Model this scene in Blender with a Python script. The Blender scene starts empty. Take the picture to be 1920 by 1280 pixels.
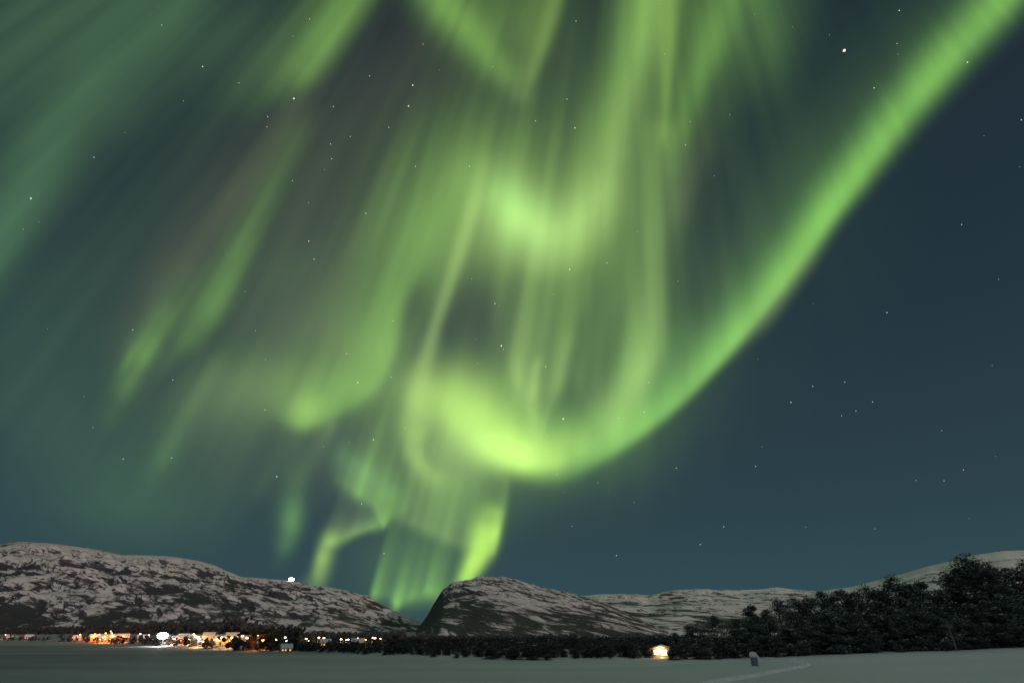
import bpy, bmesh, math, random
import numpy as np
from mathutils import Vector, Matrix

random.seed(4); np.random.seed(4)
COL = bpy.context.scene.collection
sc = bpy.context.scene

# ---------------------------------------------------------------- camera
F = 1067.0                    # focal length in pixels of a 1920 pixel wide picture (20 mm lens)
YH = 1190.0                   # the level of the horizon
CAMZ = 4.0
PITCH = math.atan((YH-640)/F)
cam = bpy.data.objects.new('camera', bpy.data.cameras.new('camera'))
COL.objects.link(cam); sc.camera = cam
cam.data.sensor_width = 36; cam.data.lens = 36*F/1920
cam.location = (0, 0, CAMZ); cam.rotation_euler = (math.pi/2+PITCH, 0, 0)
cam.data.clip_start = .5; cam.data.clip_end = 400000

# ---------------------------------------------------------------- night sky, moonlight, exposure
MOON_EL, MOON_AZ = 10.0, 38.0        # low moon behind the camera, a little to the right
w = bpy.data.worlds.new('World'); sc.world = w; w.use_nodes = True
nt = w.node_tree; nt.nodes.clear()
out = nt.nodes.new('ShaderNodeOutputWorld'); bg = nt.nodes.new('ShaderNodeBackground')
tc = nt.nodes.new('ShaderNodeTexCoord'); sep = nt.nodes.new('ShaderNodeSeparateXYZ')
rmp = nt.nodes.new('ShaderNodeValToRGB')
nt.links.new(tc.outputs['Generated'], sep.inputs[0]); nt.links.new(sep.outputs['Z'], rmp.inputs[0])
cr = rmp.color_ramp
stops = [(0, (.031,.068,.080)), (.06, (.031,.069,.083)), (.20, (.025,.052,.067)), (.42, (.018,.036,.051)), (.70, (.014,.026,.037)), (1, (.013,.022,.029))]
cr.elements[0].position = 0; cr.elements[1].position = 1
for p, c in stops[1:-1]: cr.elements.new(p)
for e, (p, c) in zip(cr.elements, stops): e.color = (*c, 1)
mrg = nt.nodes.new('ShaderNodeMapRange'); mrg.interpolation_type = 'SMOOTHSTEP'      # moonlit half of the sky, behind the camera
mrg.inputs['From Min'].default_value = .2; mrg.inputs['From Max'].default_value = -.6; mrg.inputs['To Min'].default_value = 0; mrg.inputs['To Max'].default_value = 1
mixc = nt.nodes.new('ShaderNodeMix'); mixc.data_type = 'RGBA'; mixc.inputs[7].default_value = (.236, .272, .286, 1)
nt.links.new(sep.outputs['Y'], mrg.inputs['Value']); nt.links.new(mrg.outputs[0], mixc.inputs[0]); nt.links.new(rmp.outputs[0], mixc.inputs[6])
nt.links.new(mixc.outputs[2], bg.inputs[0]); bg.inputs[1].default_value = 1.0
nt.links.new(bg.outputs[0], out.inputs[0])

sun = bpy.data.lights.new('moonlight', 'SUN'); sun.energy = 1.3; sun.angle = math.radians(.5); sun.color = (1, .73, .66)
so = bpy.data.objects.new('moonlight', sun); COL.objects.link(so)
so.rotation_euler = (math.pi/2-math.radians(MOON_EL), 0, math.radians(MOON_AZ))
sc.view_settings.view_transform = 'Standard'; sc.view_settings.look = 'None'
sc.view_settings.exposure = 0; sc.view_settings.gamma = 1; sc.view_settings.use_curve_mapping = False
sc.cycles.transparent_max_bounces = 32
sc.cycles.max_bounces = 5; sc.cycles.sample_clamp_indirect = 3

# ---------------------------------------------------------------- helpers
def ray(px, py):
    u = (px-960)/F; v = (640-py)/F
    return np.array([u+0*v, math.cos(PITCH)-v*math.sin(PITCH), math.sin(PITCH)+v*math.cos(PITCH)], dtype=object if False else float)
def azi(px, py=YH): return (px-960)/(F*(math.cos(PITCH)+(py-640)/F*math.sin(PITCH)))   # X/Y of a direction
def lift(py):                                                                      # Z/Y of a row of the picture
    v = (640-py)/F
    return (math.sin(PITCH)+v*math.cos(PITCH))/(math.cos(PITCH)-v*math.sin(PITCH))

def _h(i, j, s):
    n = (i*374761393+j*668265263+s*974634541) & 0x7fffffff
    n = ((n ^ (n >> 13))*1274126177) & 0x7fffffff
    return ((n ^ (n >> 16)) & 0xffff)/65535.0
def vnoise(x, y, s=0):
    x = np.asarray(x, float); y = np.asarray(y, float)
    i = np.floor(x).astype(np.int64); j = np.floor(y).astype(np.int64); fx = x-i; fy = y-j
    fx = fx*fx*(3-2*fx); fy = fy*fy*(3-2*fy)
    a, b, c, d = _h(i, j, s), _h(i+1, j, s), _h(i, j+1, s), _h(i+1, j+1, s)
    return (a*(1-fx)+b*fx)*(1-fy)+(c*(1-fx)+d*fx)*fy
def fbm(x, y, o=5, s=0, ridged=False):
    v = 0; a = .5; t = 0
    for k in range(o):
        n = vnoise(x, y, s+k*17)
        if ridged: n = 1-np.abs(2*n-1)
        v = v+a*n; t += a; x = x*2.03+11.3; y = y*2.03+5.7; a *= .5
    return v/t-.5
def sm(a, b, x): t = np.clip((np.asarray(x, float)-a)/(b-a), 0, 1); return t*t*(3-2*t)

def mat(name, col, rough=.9, spec=.2):
    m = bpy.data.materials.new(name); m.use_nodes = True
    b = m.node_tree.nodes['Principled BSDF']
    b.inputs['Base Color'].default_value = (*col, 1); b.inputs['Roughness'].default_value = rough
    b.inputs['Specular IOR Level'].default_value = spec
    return m, m.node_tree, b
def nmat(name, c1, c2, scale, rough=.9, detail=4, lo=.35, hi=.65, bump=0, vec=(1, 1, 1)):
    """two real surface colours mixed by noise"""
    m, t, b = mat(name, c1, rough)
    co = t.nodes.new('ShaderNodeTexCoord'); mp = t.nodes.new('ShaderNodeMapping'); mp.inputs['Scale'].default_value = vec
    n = t.nodes.new('ShaderNodeTexNoise'); n.inputs['Scale'].default_value = scale; n.inputs['Detail'].default_value = detail
    r = t.nodes.new('ShaderNodeValToRGB'); r.color_ramp.elements[0].position = lo; r.color_ramp.elements[1].position = hi
    r.color_ramp.elements[0].color = (*c1, 1); r.color_ramp.elements[1].color = (*c2, 1)
    t.links.new(co.outputs['Object'], mp.inputs[0]); t.links.new(mp.outputs[0], n.inputs['Vector'])
    t.links.new(n.outputs[0], r.inputs[0]); t.links.new(r.outputs[0], b.inputs['Base Color'])
    if bump:
        bn = t.nodes.new('ShaderNodeBump'); bn.inputs['Strength'].default_value = bump; bn.inputs['Distance'].default_value = .3
        t.links.new(n.outputs[0], bn.inputs['Height']); t.links.new(bn.outputs[0], b.inputs['Normal'])
    return m
def emat(name, col, strength):
    m = bpy.data.materials.new(name); m.use_nodes = True; t = m.node_tree; t.nodes.clear()
    e = t.nodes.new('ShaderNodeEmission'); o = t.nodes.new('ShaderNodeOutputMaterial')
    e.inputs[0].default_value = (*col, 1); e.inputs[1].default_value = strength; t.links.new(e.outputs[0], o.inputs[0])
    return m

def tag(o, label=None, cat=None, group=None, kind=None):
    if label: o['label'] = label
    if cat: o['category'] = cat
    if group: o['group'] = group
    if kind: o['kind'] = kind
    return o
def mobj(name, verts, faces, mats, parent=None, smooth=False, idx=None):
    me = bpy.data.meshes.new(name); me.from_pydata([tuple(v) for v in verts], [], [tuple(f) for f in faces])
    for m in (mats if isinstance(mats, (list, tuple)) else [mats]): me.materials.append(m)
    if idx is not None: me.polygons.foreach_set('material_index', idx)
    if smooth: me.polygons.foreach_set('use_smooth', [True]*len(me.polygons))
    me.update(); o = bpy.data.objects.new(name, me); COL.objects.link(o)
    if parent: o.parent = parent
    return o
def grid(name, P, mats, smooth=True, **k):
    n, m = P.shape[:2]; i = np.arange((n-1)*(m-1)); r, c = i//(m-1), i % (m-1); a = r*m+c
    return mobj(name, P.reshape(-1, 3).tolist(), np.stack([a, a+1, a+m+1, a+m], 1).tolist(), mats, smooth=smooth, **k)
def empty(name, loc=(0, 0, 0), rz=0):
    o = bpy.data.objects.new(name, None); COL.objects.link(o); o.location = loc; o.rotation_euler = (0, 0, rz); o.empty_display_size = .3
    return o
def copy_tree(o, parent=None):
    c = o.copy(); COL.objects.link(c)
    if parent: c.parent = parent
    for ch in o.children: copy_tree(ch, c)
    return c

class MB:
    """gathers shapes for ONE mesh"""
    def __init__(s): s.v = []; s.f = []; s.i = []
    def add(s, v, f, mi=0):
        n = len(s.v); s.v += [tuple(p) for p in v]; s.f += [tuple(k+n for k in q) for q in f]; s.i += [mi]*len(f)
    def box(s, x0, x1, y0, y1, z0, z1, mi=0):
        s.add([(x0,y0,z0),(x1,y0,z0),(x1,y1,z0),(x0,y1,z0),(x0,y0,z1),(x1,y0,z1),(x1,y1,z1),(x0,y1,z1)],
              [(0,3,2,1),(4,5,6,7),(0,1,5,4),(1,2,6,5),(2,3,7,6),(3,0,4,7)], mi)
    def tube(s, pts, rad, n=6, mi=0):
        pts = [Vector(p) for p in pts]; v = []; f = []
        for k, p in enumerate(pts):
            d = (pts[min(k+1, len(pts)-1)]-pts[max(k-1, 0)]).normalized()
            a = d.orthogonal().normalized(); b = d.cross(a); r = rad[k] if hasattr(rad, '__len__') else rad
            v += [p+(a*math.cos(6.2832*j/n)+b*math.sin(6.2832*j/n))*r for j in range(n)]
        for k in range(len(pts)-1):
            for j in range(n): f.append((k*n+j, k*n+(j+1) % n, (k+1)*n+(j+1) % n, (k+1)*n+j))
        f.append(tuple(range(n))[::-1]); f.append(tuple((len(pts)-1)*n+j for j in range(n)))
        s.add(v, f, mi)
    def lathe(s, prof, n=12, at=(0, 0, 0), wob=0, mi=0):
        v = []; f = []
        for k, (r, z) in enumerate(prof):
            for j in range(n):
                a = 6.2832*j/n; q = r*(1+wob*math.sin(3*a+k)+wob*.7*math.sin(5*a+2*k)); v.append((at[0]+q*math.cos(a), at[1]+q*math.sin(a), at[2]+z))
        for k in range(len(prof)-1):
            for j in range(n): f.append((k*n+j, k*n+(j+1) % n, (k+1)*n+(j+1) % n, (k+1)*n+j))
        f.append(tuple(range(n))[::-1]); f.append(tuple((len(prof)-1)*n+j for j in range(n)))
        s.add(v, f, mi)
    def build(s, name, mats, parent=None, smooth=False): return mobj(name, s.v, s.f, mats, parent, smooth, s.i)

# ---- aurora: emission of each curtain, laid out over the directions of the sky ----
VPX, VPY = 1190.0, -760.0            # the magnetic zenith, where all rays converge
G_ = (.48, 1, .15); Y_ = (.61, 1, .17); P_ = (.67, 1, .28); T_ = (.42, 1, .34); O_ = (.78, 1, .38); R_ = (1.0, .86, .46); N_ = (.44, 1, .20)

def spline(pts, n=10):
    p = np.array(pts, float)
    if len(p) < 3: return np.array([p[0]+(p[-1]-p[0])*t for t in np.linspace(0, 1, n)])
    q = np.vstack([2*p[0]-p[1], p, 2*p[-1]-p[-2]]); out = []
    for i in range(1, len(q)-2):
        a, b, c, d = q[i-1], q[i], q[i+1], q[i+2]
        for t in np.linspace(0, 1, n, endpoint=False):
            v = .5*((2*b)+(-a+c)*t+(2*a-5*b+4*c-d)*t*t+(-a+3*b-3*c+d)*t**3)
            v[2:] = b[2:]+(c[2:]-b[2:])*(t*t*(3-2*t))
            out.append(v)
    out.append(p[-1]); return np.array(out)

def stroke(X, Y, pts, e=2.0):
    """soft ribbon along a line of (x, y, width left, width right, strength)"""
    s = spline(pts); num = np.zeros(X.shape); den = np.zeros(X.shape)
    flip = 1 if (s[-1][0]-s[0][0])-(s[-1][1]-s[0][1]) > 0 else -1   # "right" is the lower right side in the sky
    for a, b in zip(s[:-1], s[1:]):
        dx, dy = b[0]-a[0], b[1]-a[1]; L2 = dx*dx+dy*dy+1e-9
        t = np.clip(((X-a[0])*dx+(Y-a[1])*dy)/L2, 0, 1)
        ex, ey = X-a[0]-t*dx, Y-a[1]-t*dy; d2 = ex*ex+ey*ey; d = np.sqrt(d2)
        k = .5+.5*np.clip(flip*(dx*ey-dy*ex)/math.sqrt(L2)/(d+4), -1, 1)
        w = (a[2]+(b[2]-a[2])*t)*(1-k)+(a[3]+(b[3]-a[3])*t)*k; I = a[4]+(b[4]-a[4])*t
        q = math.sqrt(L2)/(d2+90)**3
        num += q*I*np.exp(-(d/w)**e); den += q
    return num/den

def hum(u, seed, k=(9, 21, 47, 90), a=(1, .8, .6, .4)):
    r = np.random.RandomState(seed); o = 0*u
    for f, g in zip(k, a):
        for _ in range(3): o = o+g*np.sin(u*f*2*math.pi*(.7+.6*r.rand())+6.28*r.rand())
    return o/(3**.5*sum(x*x for x in a)**.5)

def curtain(X, Y, pts, ray=0, seed=1, ks=(9, 21, 47, 90)):
    """rays standing on a lower border of (x, y, strength, height of fade, softness below)"""
    s = spline(pts, 8)
    th = (s[:, 0]-VPX)/(s[:, 1]-VPY); o = np.argsort(th); th = th[o]; s = s[o]
    T = (X-VPX)/np.maximum(Y-VPY, 60)
    f = lambda j: np.interp(T, th, s[:, j])
    I = np.interp(T, th, s[:, 2], left=0, right=0)
    v = f(1)-Y; L = f(3); sf = f(4)
    up = np.exp(-np.maximum(v, 0)/L)*(1-.0*v); dn = np.exp(-(np.minimum(v, 0)/sf)**2)
    r = np.maximum(0, 1+ray*hum(T+.00002*Y, seed, ks)) if ray else 1
    return I*up*dn*r

def blob(X, Y, x, y, a, b, ang, I, e=2.0):
    c, s = math.cos(math.radians(ang)), math.sin(math.radians(ang))
    u = ((X-x)*c+(Y-y)*s)/a; v = (-(X-x)*s+(Y-y)*c)/b
    return I*np.exp(-(u*u+v*v)**(e/2))

S, C, B = 'S', 'C', 'B'
AURORA = [
 ('aurora_band', 'long smooth bright green aurora band sweeping from the upper right corner down to the swirl', [
  (S, (.42,1,.15), [(2100,-260,54,38,.40),(1990,-130,52,36,.40),(1880,0,50,34,.38),(1785,105,49,32,.40),(1700,205,47,29,.43),(1621,310,45,25,.46),(1547,412,46,19,.48),(1478,510,46,15,.46),(1408,602,44,11,.39),(1353,668,42,10,.33),(1279,745,42,10,.27),(1203,806,44,11,.23),(1120,856,46,13,.20),(1048,886,42,20,.14),(970,896,30,18,.0)], 2.0),
  (S, N_, [(2060,-250,190,70,.10),(1950,-100,150,50,.055),(1865,10,150,42,.055),(1685,205,150,36,.06),(1532,400,150,22,.08),(1400,585,130,14,.12),(1296,705,110,12,.12),(1195,795,90,12,.10),(1105,848,70,14,.07),(1000,870,60,24,.0)]),
  (S, P_, [(1560,430,22,14,0),(1500,510,28,16,.10),(1440,590,28,16,.11),(1380,655,24,14,.04),(1330,700,14,7,.0)]),
  (C, N_, [(1080,870,0,90,14),(1130,848,.05,100,16),(1190,810,.09,110,15),(1270,748,.11,110,14),(1330,688,.11,90,13),(1372,640,.08,70,12),(1410,600,.03,50,10),(1440,570,0,40,10)], .2, 5, (12,22,36,50)),
 ]),
 ('aurora_swirl', 'brightest yellow green aurora swirl curling just above the middle of the picture', [
  (S, Y_, [(770,800,36,26,.06),(800,768,64,44,.18),(840,758,80,60,.38),(885,788,78,58,.60),(925,832,74,44,.78),(970,858,68,28,.86),(1020,862,62,26,.62),(1075,842,56,30,.24),(1130,805,56,36,.05)], 2.3),
  (S, Y_, [(915,800,44,40,0),(945,836,44,34,.14),(985,858,34,24,.22),(1030,866,30,18,.0)]),
  (S, Y_, [(800,780,30,24,.06),(783,825,26,16,.20),(786,865,24,16,.26),(810,893,24,18,.16),(845,905,26,20,.04)]),
  (B, Y_, 845, 745, 75, 60, 10, .18), (B, O_, 850, 850, 80, 60, 0, .14), (B, G_, 870, 820, 130, 90, 20, .16),
  (S, G_, [(960,720,50,50,.12),(1000,800,60,60,.16),(1090,820,60,40,.18),(1180,780,50,40,.10)]),
 ]),
 ('aurora_fold', 'pale green V shaped aurora fold glowing near the middle of the sky above the swirl', [
  (S, P_, [(895,335,70,50,.08),(935,368,74,60,.24),(980,415,66,60,.36),(1025,435,60,54,.30),(1075,418,58,50,.26),(1120,372,56,48,.24),(1148,305,50,40,.18),(1165,235,42,34,.15),(1185,150,36,36,.13),(1210,40,40,40,.12),(1230,-120,46,46,.12)], 1.8),
  (B, (.40,1,.24), 975, 398, 72, 46, 48, .26), (B, P_, 1010, 420, 170, 90, -10, .14),
  (S, P_, [(935,455,60,40,.03),(1010,490,60,34,.10),(1080,465,60,34,.09),(1140,400,50,26,.02)]),
 ]),
 ('aurora_veil', 'broad soft green aurora veil of vertical rays hanging behind the swirl and the fold', [
  (B, G_, 1110, 560, 185, 260, 0, .17, 2.6), (B, G_, 1000, 350, 230, 150, 0, .10), (B, G_, 1150, 720, 170, 120, -35, .04), (B, G_, 790, 420, 100, 190, 24, .09),
  (S, G_, [(960,260,80,70,.05),(860,370,90,70,.10),(800,470,100,70,.14),(745,570,90,50,.15),(712,650,80,34,.15),(690,715,80,24,.08)]),
  (C, P_, [(900,560,0,150,40),(935,610,.03,150,60),(975,700,.20,210,46),(1002,770,.22,200,40),(1020,790,.16,220,34),(1040,730,.12,200,40),(1075,690,.06,150,40),(1110,760,.10,170,40),(1150,790,.14,190,40),(1185,740,.14,200,50),(1215,690,.14,230,50),(1240,640,.08,260,50),(1262,600,0,300,50)], .22, 8, (8,16,28,44)),
  (S, P_, [(1018,655,10,8,.0),(1006,690,11,9,.16),(1000,730,11,9,.16),(996,765,11,9,.0)]),
  (S, P_, [(1085,610,30,20,.0),(1062,650,30,16,.07),(1040,710,28,15,.10),(1022,770,22,14,.0)]),
  (S, P_, [(1240,250,34,24,.10),(1240,360,34,26,.08),(1236,480,40,24,.10),(1228,600,44,18,.13),(1200,690,44,24,.15),(1155,750,44,24,.10),(1110,790,40,24,.05)]),
  (S, R_, [(1340,220,36,30,.01),(1310,300,36,30,.035),(1282,380,32,26,.035),(1262,450,30,24,.01)]),
  (B, O_, 900, 600, 70, 110, 8, .03),
  (B, G_, 1080, 860, 120, 60, -12, .05),
 ]),
 ('aurora_glow', 'faint olive green aurora glow spread thinly over the whole left and middle of the sky', [
  (B, O_, 640, 480, 460, 380, 0, .017, 2.6), (B, N_, 680, 640, 480, 340, 0, .017, 2.6), (B, N_, 1250, 300, 380, 420, 0, .017, 2.4), (B, N_, 250, 350, 420, 500, 0, .008), (B, G_, 880, 290, 160, 120, -20, .02), (B, O_, 620, 520, 240, 240, 25, .012), (B, O_, 780, 780, 320, 140, 0, .02), (B, O_, 1060, 200, 170, 160, 0, .02), (B, R_, 740, 130, 190, 150, 0, .014), (B, R_, 800, 520, 420, 420, 0, .010, 2.6), (B, R_, 1330, 440, 110, 180, 14, .009), (B, R_, 640, 330, 120, 160, 26, .008), (B, R_, 930, 610, 70, 90, 0, .010),
 ]),
 ('aurora_ray', 'thin pale aurora ray slanting down from the fold to the left rim of the swirl', [
  (S, P_, [(925,270,22,14,.0),(903,340,22,16,.10),(882,410,20,18,.22),(860,480,18,17,.26),(838,545,15,15,.25),(818,605,13,14,.24),(803,660,17,18,.24),(785,725,28,26,.20),(772,790,22,26,.18),(765,840,12,18,.12),(763,880,10,16,.0)]),
  (S, P_, [(815,690,30,26,.0),(795,740,34,26,.10),(790,800,26,26,.0)]),
 ]),
 ('aurora_column', 'tall pair of green aurora columns rising out of the top edge right of the middle', [
  (S, G_, [(1140,330,40,26,.02),(1150,230,44,30,.10),(1175,140,44,34,.16),(1200,40,46,40,.22),(1225,-140,50,50,.22)]),
  (S, Y_, [(1243,300,12,10,.0),(1243,245,14,9,.13),(1248,170,20,11,.16),(1254,90,28,13,.16),(1262,0,30,18,.15),(1275,-140,40,30,.14)]),
  (S, G_, [(1262,310,30,22,.04),(1285,230,30,24,.13),(1310,140,32,28,.17),(1350,40,44,40,.18),(1400,-120,60,60,.16)]),
  (B, G_, 1260, 60, 120, 170, 8, .12), (B, N_, 1430, 40, 80, 130, 18, .10, 2.4), (B, G_, 1190, 260, 90, 120, 0, .07),
  (S, N_, [(1345,560,16,12,.0),(1350,420,20,16,.03),(1360,300,20,16,.0)]),
 ]),
 ('aurora_wedge', 'hanging green aurora wedge with a pointed tip at the middle of the top edge', [
  (S, G_, [(760,-120,50,60,.24),(820,-10,44,50,.24),(880,60,40,40,.22),(930,120,36,30,.18),(975,172,24,24,.06)]),
  (S, Y_, [(1060,-110,50,26,.20),(1038,0,44,18,.20),(1018,70,40,15,.20),(998,130,34,13,.17),(980,178,22,12,.03)]),
  (B, G_, 935, 30, 100, 90, 30, .14), (B, O_, 975, 165, 30, 40, 0, .05),
 ]),
 ('aurora_spear', 'short green aurora spear leaning down and left from the top edge', [
  (S, G_, [(740,-140,60,34,.20),(672,-10,52,32,.20),(622,70,52,26,.21),(578,130,50,26,.15),(530,165,50,26,.04)]),
  (S, G_, [(640,10,90,40,.08),(560,120,70,40,.08),(480,180,60,40,.03)]),
 ]),
 ('aurora_streak', 'pair of narrow slanting green aurora streaks left of the middle of the sky', [
  (S, G_, [(600,170,34,26,.0),(545,285,34,25,.08),(490,395,34,24,.12),(445,485,40,26,.19),(402,570,42,27,.25),(362,628,46,24,.16),(320,668,44,20,.06),(270,710,40,20,.02),(220,780,40,20,.0)]),
  (S, G_, [(400,460,40,24,.0),(345,545,40,28,.06),(303,603,30,23,.17),(270,656,27,23,.26),(243,705,30,24,.13),(215,770,34,26,.03),(190,830,34,26,.0)]),
  (S, G_, [(262,625,10,8,.0),(240,675,11,8,.07),(222,710,12,8,.0)]),
  (S, R_, [(620,140,50,40,.01),(540,260,70,40,.022),(430,400,80,50,.034),(330,520,70,50,.034),(260,620,60,50,.02),(200,720,60,50,.0)]),
  (B, O_, 560, 560, 90, 200, 30, .03),
  (S, N_, [(620,430,24,20,.0),(560,500,30,24,.03),(500,570,30,24,.0)]),
 ]),
 ('aurora_haze', 'dim teal green aurora bands crossing the far left and upper left of the sky', [
  (S, T_, [(330,-140,100,70,.05),(230,30,90,70,.055),(150,190,84,66,.075),(80,310,78,60,.10),(20,405,74,54,.11),(-60,530,70,60,.09)]),
  (S, T_, [(200,-160,100,80,.045),(80,0,120,100,.05),(-50,180,110,100,.045)]),
  (S, T_, [(420,-140,70,60,.05),(330,20,60,60,.05),(240,180,60,60,.03),(190,300,60,60,.0)]),
  (B, T_, 440, 70, 150, 120, 0, .045), (B, T_, 60, 620, 150, 260, 20, .03), (B, T_, 100, 60, 300, 200, 0, .03),
  (B, T_, 150, 850, 190, 110, 30, .032), (B, N_, 260, 950, 190, 70, 0, .026), (B, N_, 310, 800, 170, 160, 30, .02),
 ]),
 ('aurora_curl', 'hooked green aurora arm with a bright knot left of the swirl', [
  (S, G_, [(740,540,40,20,.03),(742,600,50,16,.09),(728,660,56,14,.125),(700,715,56,14,.13),(655,752,50,13,.13),(610,775,44,15,.18),(568,792,36,14,.20),(535,778,30,16,.06)]),
  (B, Y_, 572, 768, 34, 30, -20, .26), (B, G_, 590, 730, 70, 55, 0, .10),
  (B, O_, 450, 735, 140, 70, -8, .055), (B, G_, 660, 680, 70, 110, 25, .08), (B, G_, 640, 730, 110, 46, -12, .08),
  (B, G_, 500, 720, 110, 60, 0, .06), (B, O_, 650, 640, 110, 80, 20, .05),
  (S, N_, [(400,690,34,26,.03),(350,770,34,26,.04),(310,850,34,26,.06),(285,890,34,20,.02)]),
  (S, N_, [(560,800,20,16,.03),(500,900,20,16,.03),(470,950,20,16,.0)]),
  (S, O_, [(620,800,20,16,.06),(590,850,20,16,.03),(560,930,20,16,.0)]),
  (S, N_, [(565,840,26,22,.02),(555,910,28,23,.08),(547,975,24,21,.24),(539,1012,22,19,.14),(522,1055,18,15,.02)]),
  (B, O_, 620, 860, 80, 70, 0, .03), (B, O_, 440, 840, 100, 90, 30, .02),
 ]),
 ('aurora_hook', 'small hooked aurora curtain with a sharp bright lower edge above the white ridge light', [
  (C, G_, [(622,890,0,30,16),(640,900,.10,50,16),(652,908,.15,70,16),(680,925,.15,120,16),(705,945,.17,120,14),(720,982,.22,80,10),(732,968,.16,70,10),(750,955,.06,60,14),(775,950,0,40,14)], .30, 4, (12,26,45,70)),
  (S, T_, [(632,815,30,22,.02),(645,855,34,26,.09),(680,885,44,30,.11),(720,918,44,30,.09),(735,950,26,26,.02)]),
  (S, G_, [(744,890,24,16,.03),(735,940,26,13,.16),(722,972,20,11,.20),(705,988,14,11,.06)]),
  (S, G_, [(720,983,18,9,.05),(695,988,20,9,.14),(665,999,20,9,.14),(640,1012,20,9,.16),(620,1018,18,12,.16)]),
  (S, Y_, [(634,980,20,16,.03),(614,1018,15,18,.32),(604,1045,12,19,.50),(598,1070,13,19,.36),(591,1095,20,18,.18),(575,1110,26,14,.02)]),
  (C, O_, [(600,1010,0,80,10),(622,1012,.10,80,10),(660,998,.09,70,8),(700,985,.07,60,8),(722,975,0,60,8)], .3, 9, (12,26,45,70)),
 ]),
 ('aurora_drape', 'low drape of faint aurora rays ending in a bright flame above the round mountain', [
  (C, G_, [(690,1100,0,80,18),(704,1110,.20,60,16),(728,1110,.20,70,18),(745,1128,.36,50,16),(765,1118,.22,60,16),(790,1110,.18,70,18),(800,1103,.24,60,18),(830,1108,.15,80,16),(860,1090,.14,90,12),(880,1090,.04,80,10),(890,1080,0,80,10)], .38, 12, (14,26,42,64)),
  (B, G_, 775, 1065, 85, 65, 0, .085), (B, G_, 790, 1115, 60, 22, 0, .07),
  (C, P_, [(735,960,0,100,16),(760,968,.10,110,16),(800,985,.15,120,18),(835,1000,.13,120,18),(870,1015,.12,120,16),(900,1010,.10,120,16),(930,1000,.10,120,14),(952,950,0,120,12)], .28, 15, (14,26,42,64)),
  (B, G_, 840, 935, 95, 70, 0, .16),
  (S, (.58,1,.10), [(928,930,22,18,.02),(922,968,34,20,.40),(912,1002,33,23,.84),(903,1030,27,23,1.0),(890,1055,20,20,1.0),(876,1082,17,16,.80),(864,1100,14,14,.2)], 2.6),
  (S, (.58,1,.10), [(935,960,10,8,.1),(931,1000,12,7,.34),(925,1030,10,6,.24),(919,1045,8,5,.0)], 2.4),
  (S, G_, [(950,905,14,8,.06),(943,960,16,8,.10),(934,1010,12,7,.06),(925,1045,10,6,.0)]),
 ]),
]
# where each curtain lets the night show through: soft gaps between its rays
GAPS = [(600,400,40,200,27,.55),(1150,650,20,90,14,.25),(960,930,40,30,0,.5),(892,600,46,80,6,.85),(775,575,22,60,20,.6),(740,800,30,52,6,.85),(1330,420,60,170,16,.75),(1315,560,40,60,10,.35),(1080,660,16,80,14,.28),(700,130,90,110,25,.7),(680,960,24,22,0,.5),(930,915,40,22,-10,.35),(1075,765,34,50,20,.25)]

def emission(name, prims, X, Y):
    E = np.zeros(X.shape+(3,))
    for n, p in enumerate(prims):
        k, col = p[0], np.array(p[1])
        if k == S: v = stroke(X, Y, p[2], *(p[3:4]))
        elif k == C: v = curtain(X, Y, p[2], *(p[3:6]))
        else: v = blob(X, Y, *p[2:])
        E += v[..., None]*col
    if name in ('aurora_veil', 'aurora_band', 'aurora_curl', 'aurora_fold', 'aurora_column', 'aurora_streak'):
        for x, y, a, b, ang, q in GAPS: E *= (1-blob(X, Y, x, y, a, b, ang, q, 2.6))[..., None]
    # striation along the rays: noise drawn out towards the zenith
    T = (X-VPX)/np.maximum(Y-VPY, 60); k = RAYS.get(name, .35)
    n = fbm(T*19+.15*np.sin(Y/190), Y/520+3, 3, 71)*1.1+fbm(T*44+.2*np.sin(Y/140+1), Y/330, 2, 75)*.7
    E *= np.clip(1+k*1.25*n, .2, 3)[..., None]
    return np.maximum(E, 0)*.90
RAYS = {'aurora_band': .20, 'aurora_swirl': .10, 'aurora_fold': .14, 'aurora_veil': .55, 'aurora_ray': .12, 'aurora_streak': .6, 'aurora_haze': .30, 'aurora_glow': .55, 'aurora_curl': .40, 'aurora_hook': .45, 'aurora_drape': .24, 'aurora_column': .40, 'aurora_wedge': .35, 'aurora_spear': .35}
# ---- end aurora ----
# ---------------------------------------------------------------- aurora curtains, hung far beyond the mountains
am = bpy.data.materials.new('aurora glow'); am.use_nodes = True; t = am.node_tree; t.nodes.clear()
at_ = t.nodes.new('ShaderNodeAttribute'); at_.attribute_name = 'glow'
em = t.nodes.new('ShaderNodeEmission'); tr = t.nodes.new('ShaderNodeBsdfTransparent'); ad = t.nodes.new('ShaderNodeAddShader'); ou = t.nodes.new('ShaderNodeOutputMaterial')
t.links.new(at_.outputs['Color'], em.inputs[0]); t.links.new(em.outputs[0], ad.inputs[0]); t.links.new(tr.outputs[0], ad.inputs[1]); t.links.new(ad.outputs[0], ou.inputs[0])
am.cycles.emission_sampling = 'NONE'
FINE = {'aurora_drape': 3, 'aurora_hook': 3, 'aurora_swirl': 4, 'aurora_ray': 4, 'aurora_glow': 7, 'aurora_haze': 6}
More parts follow.
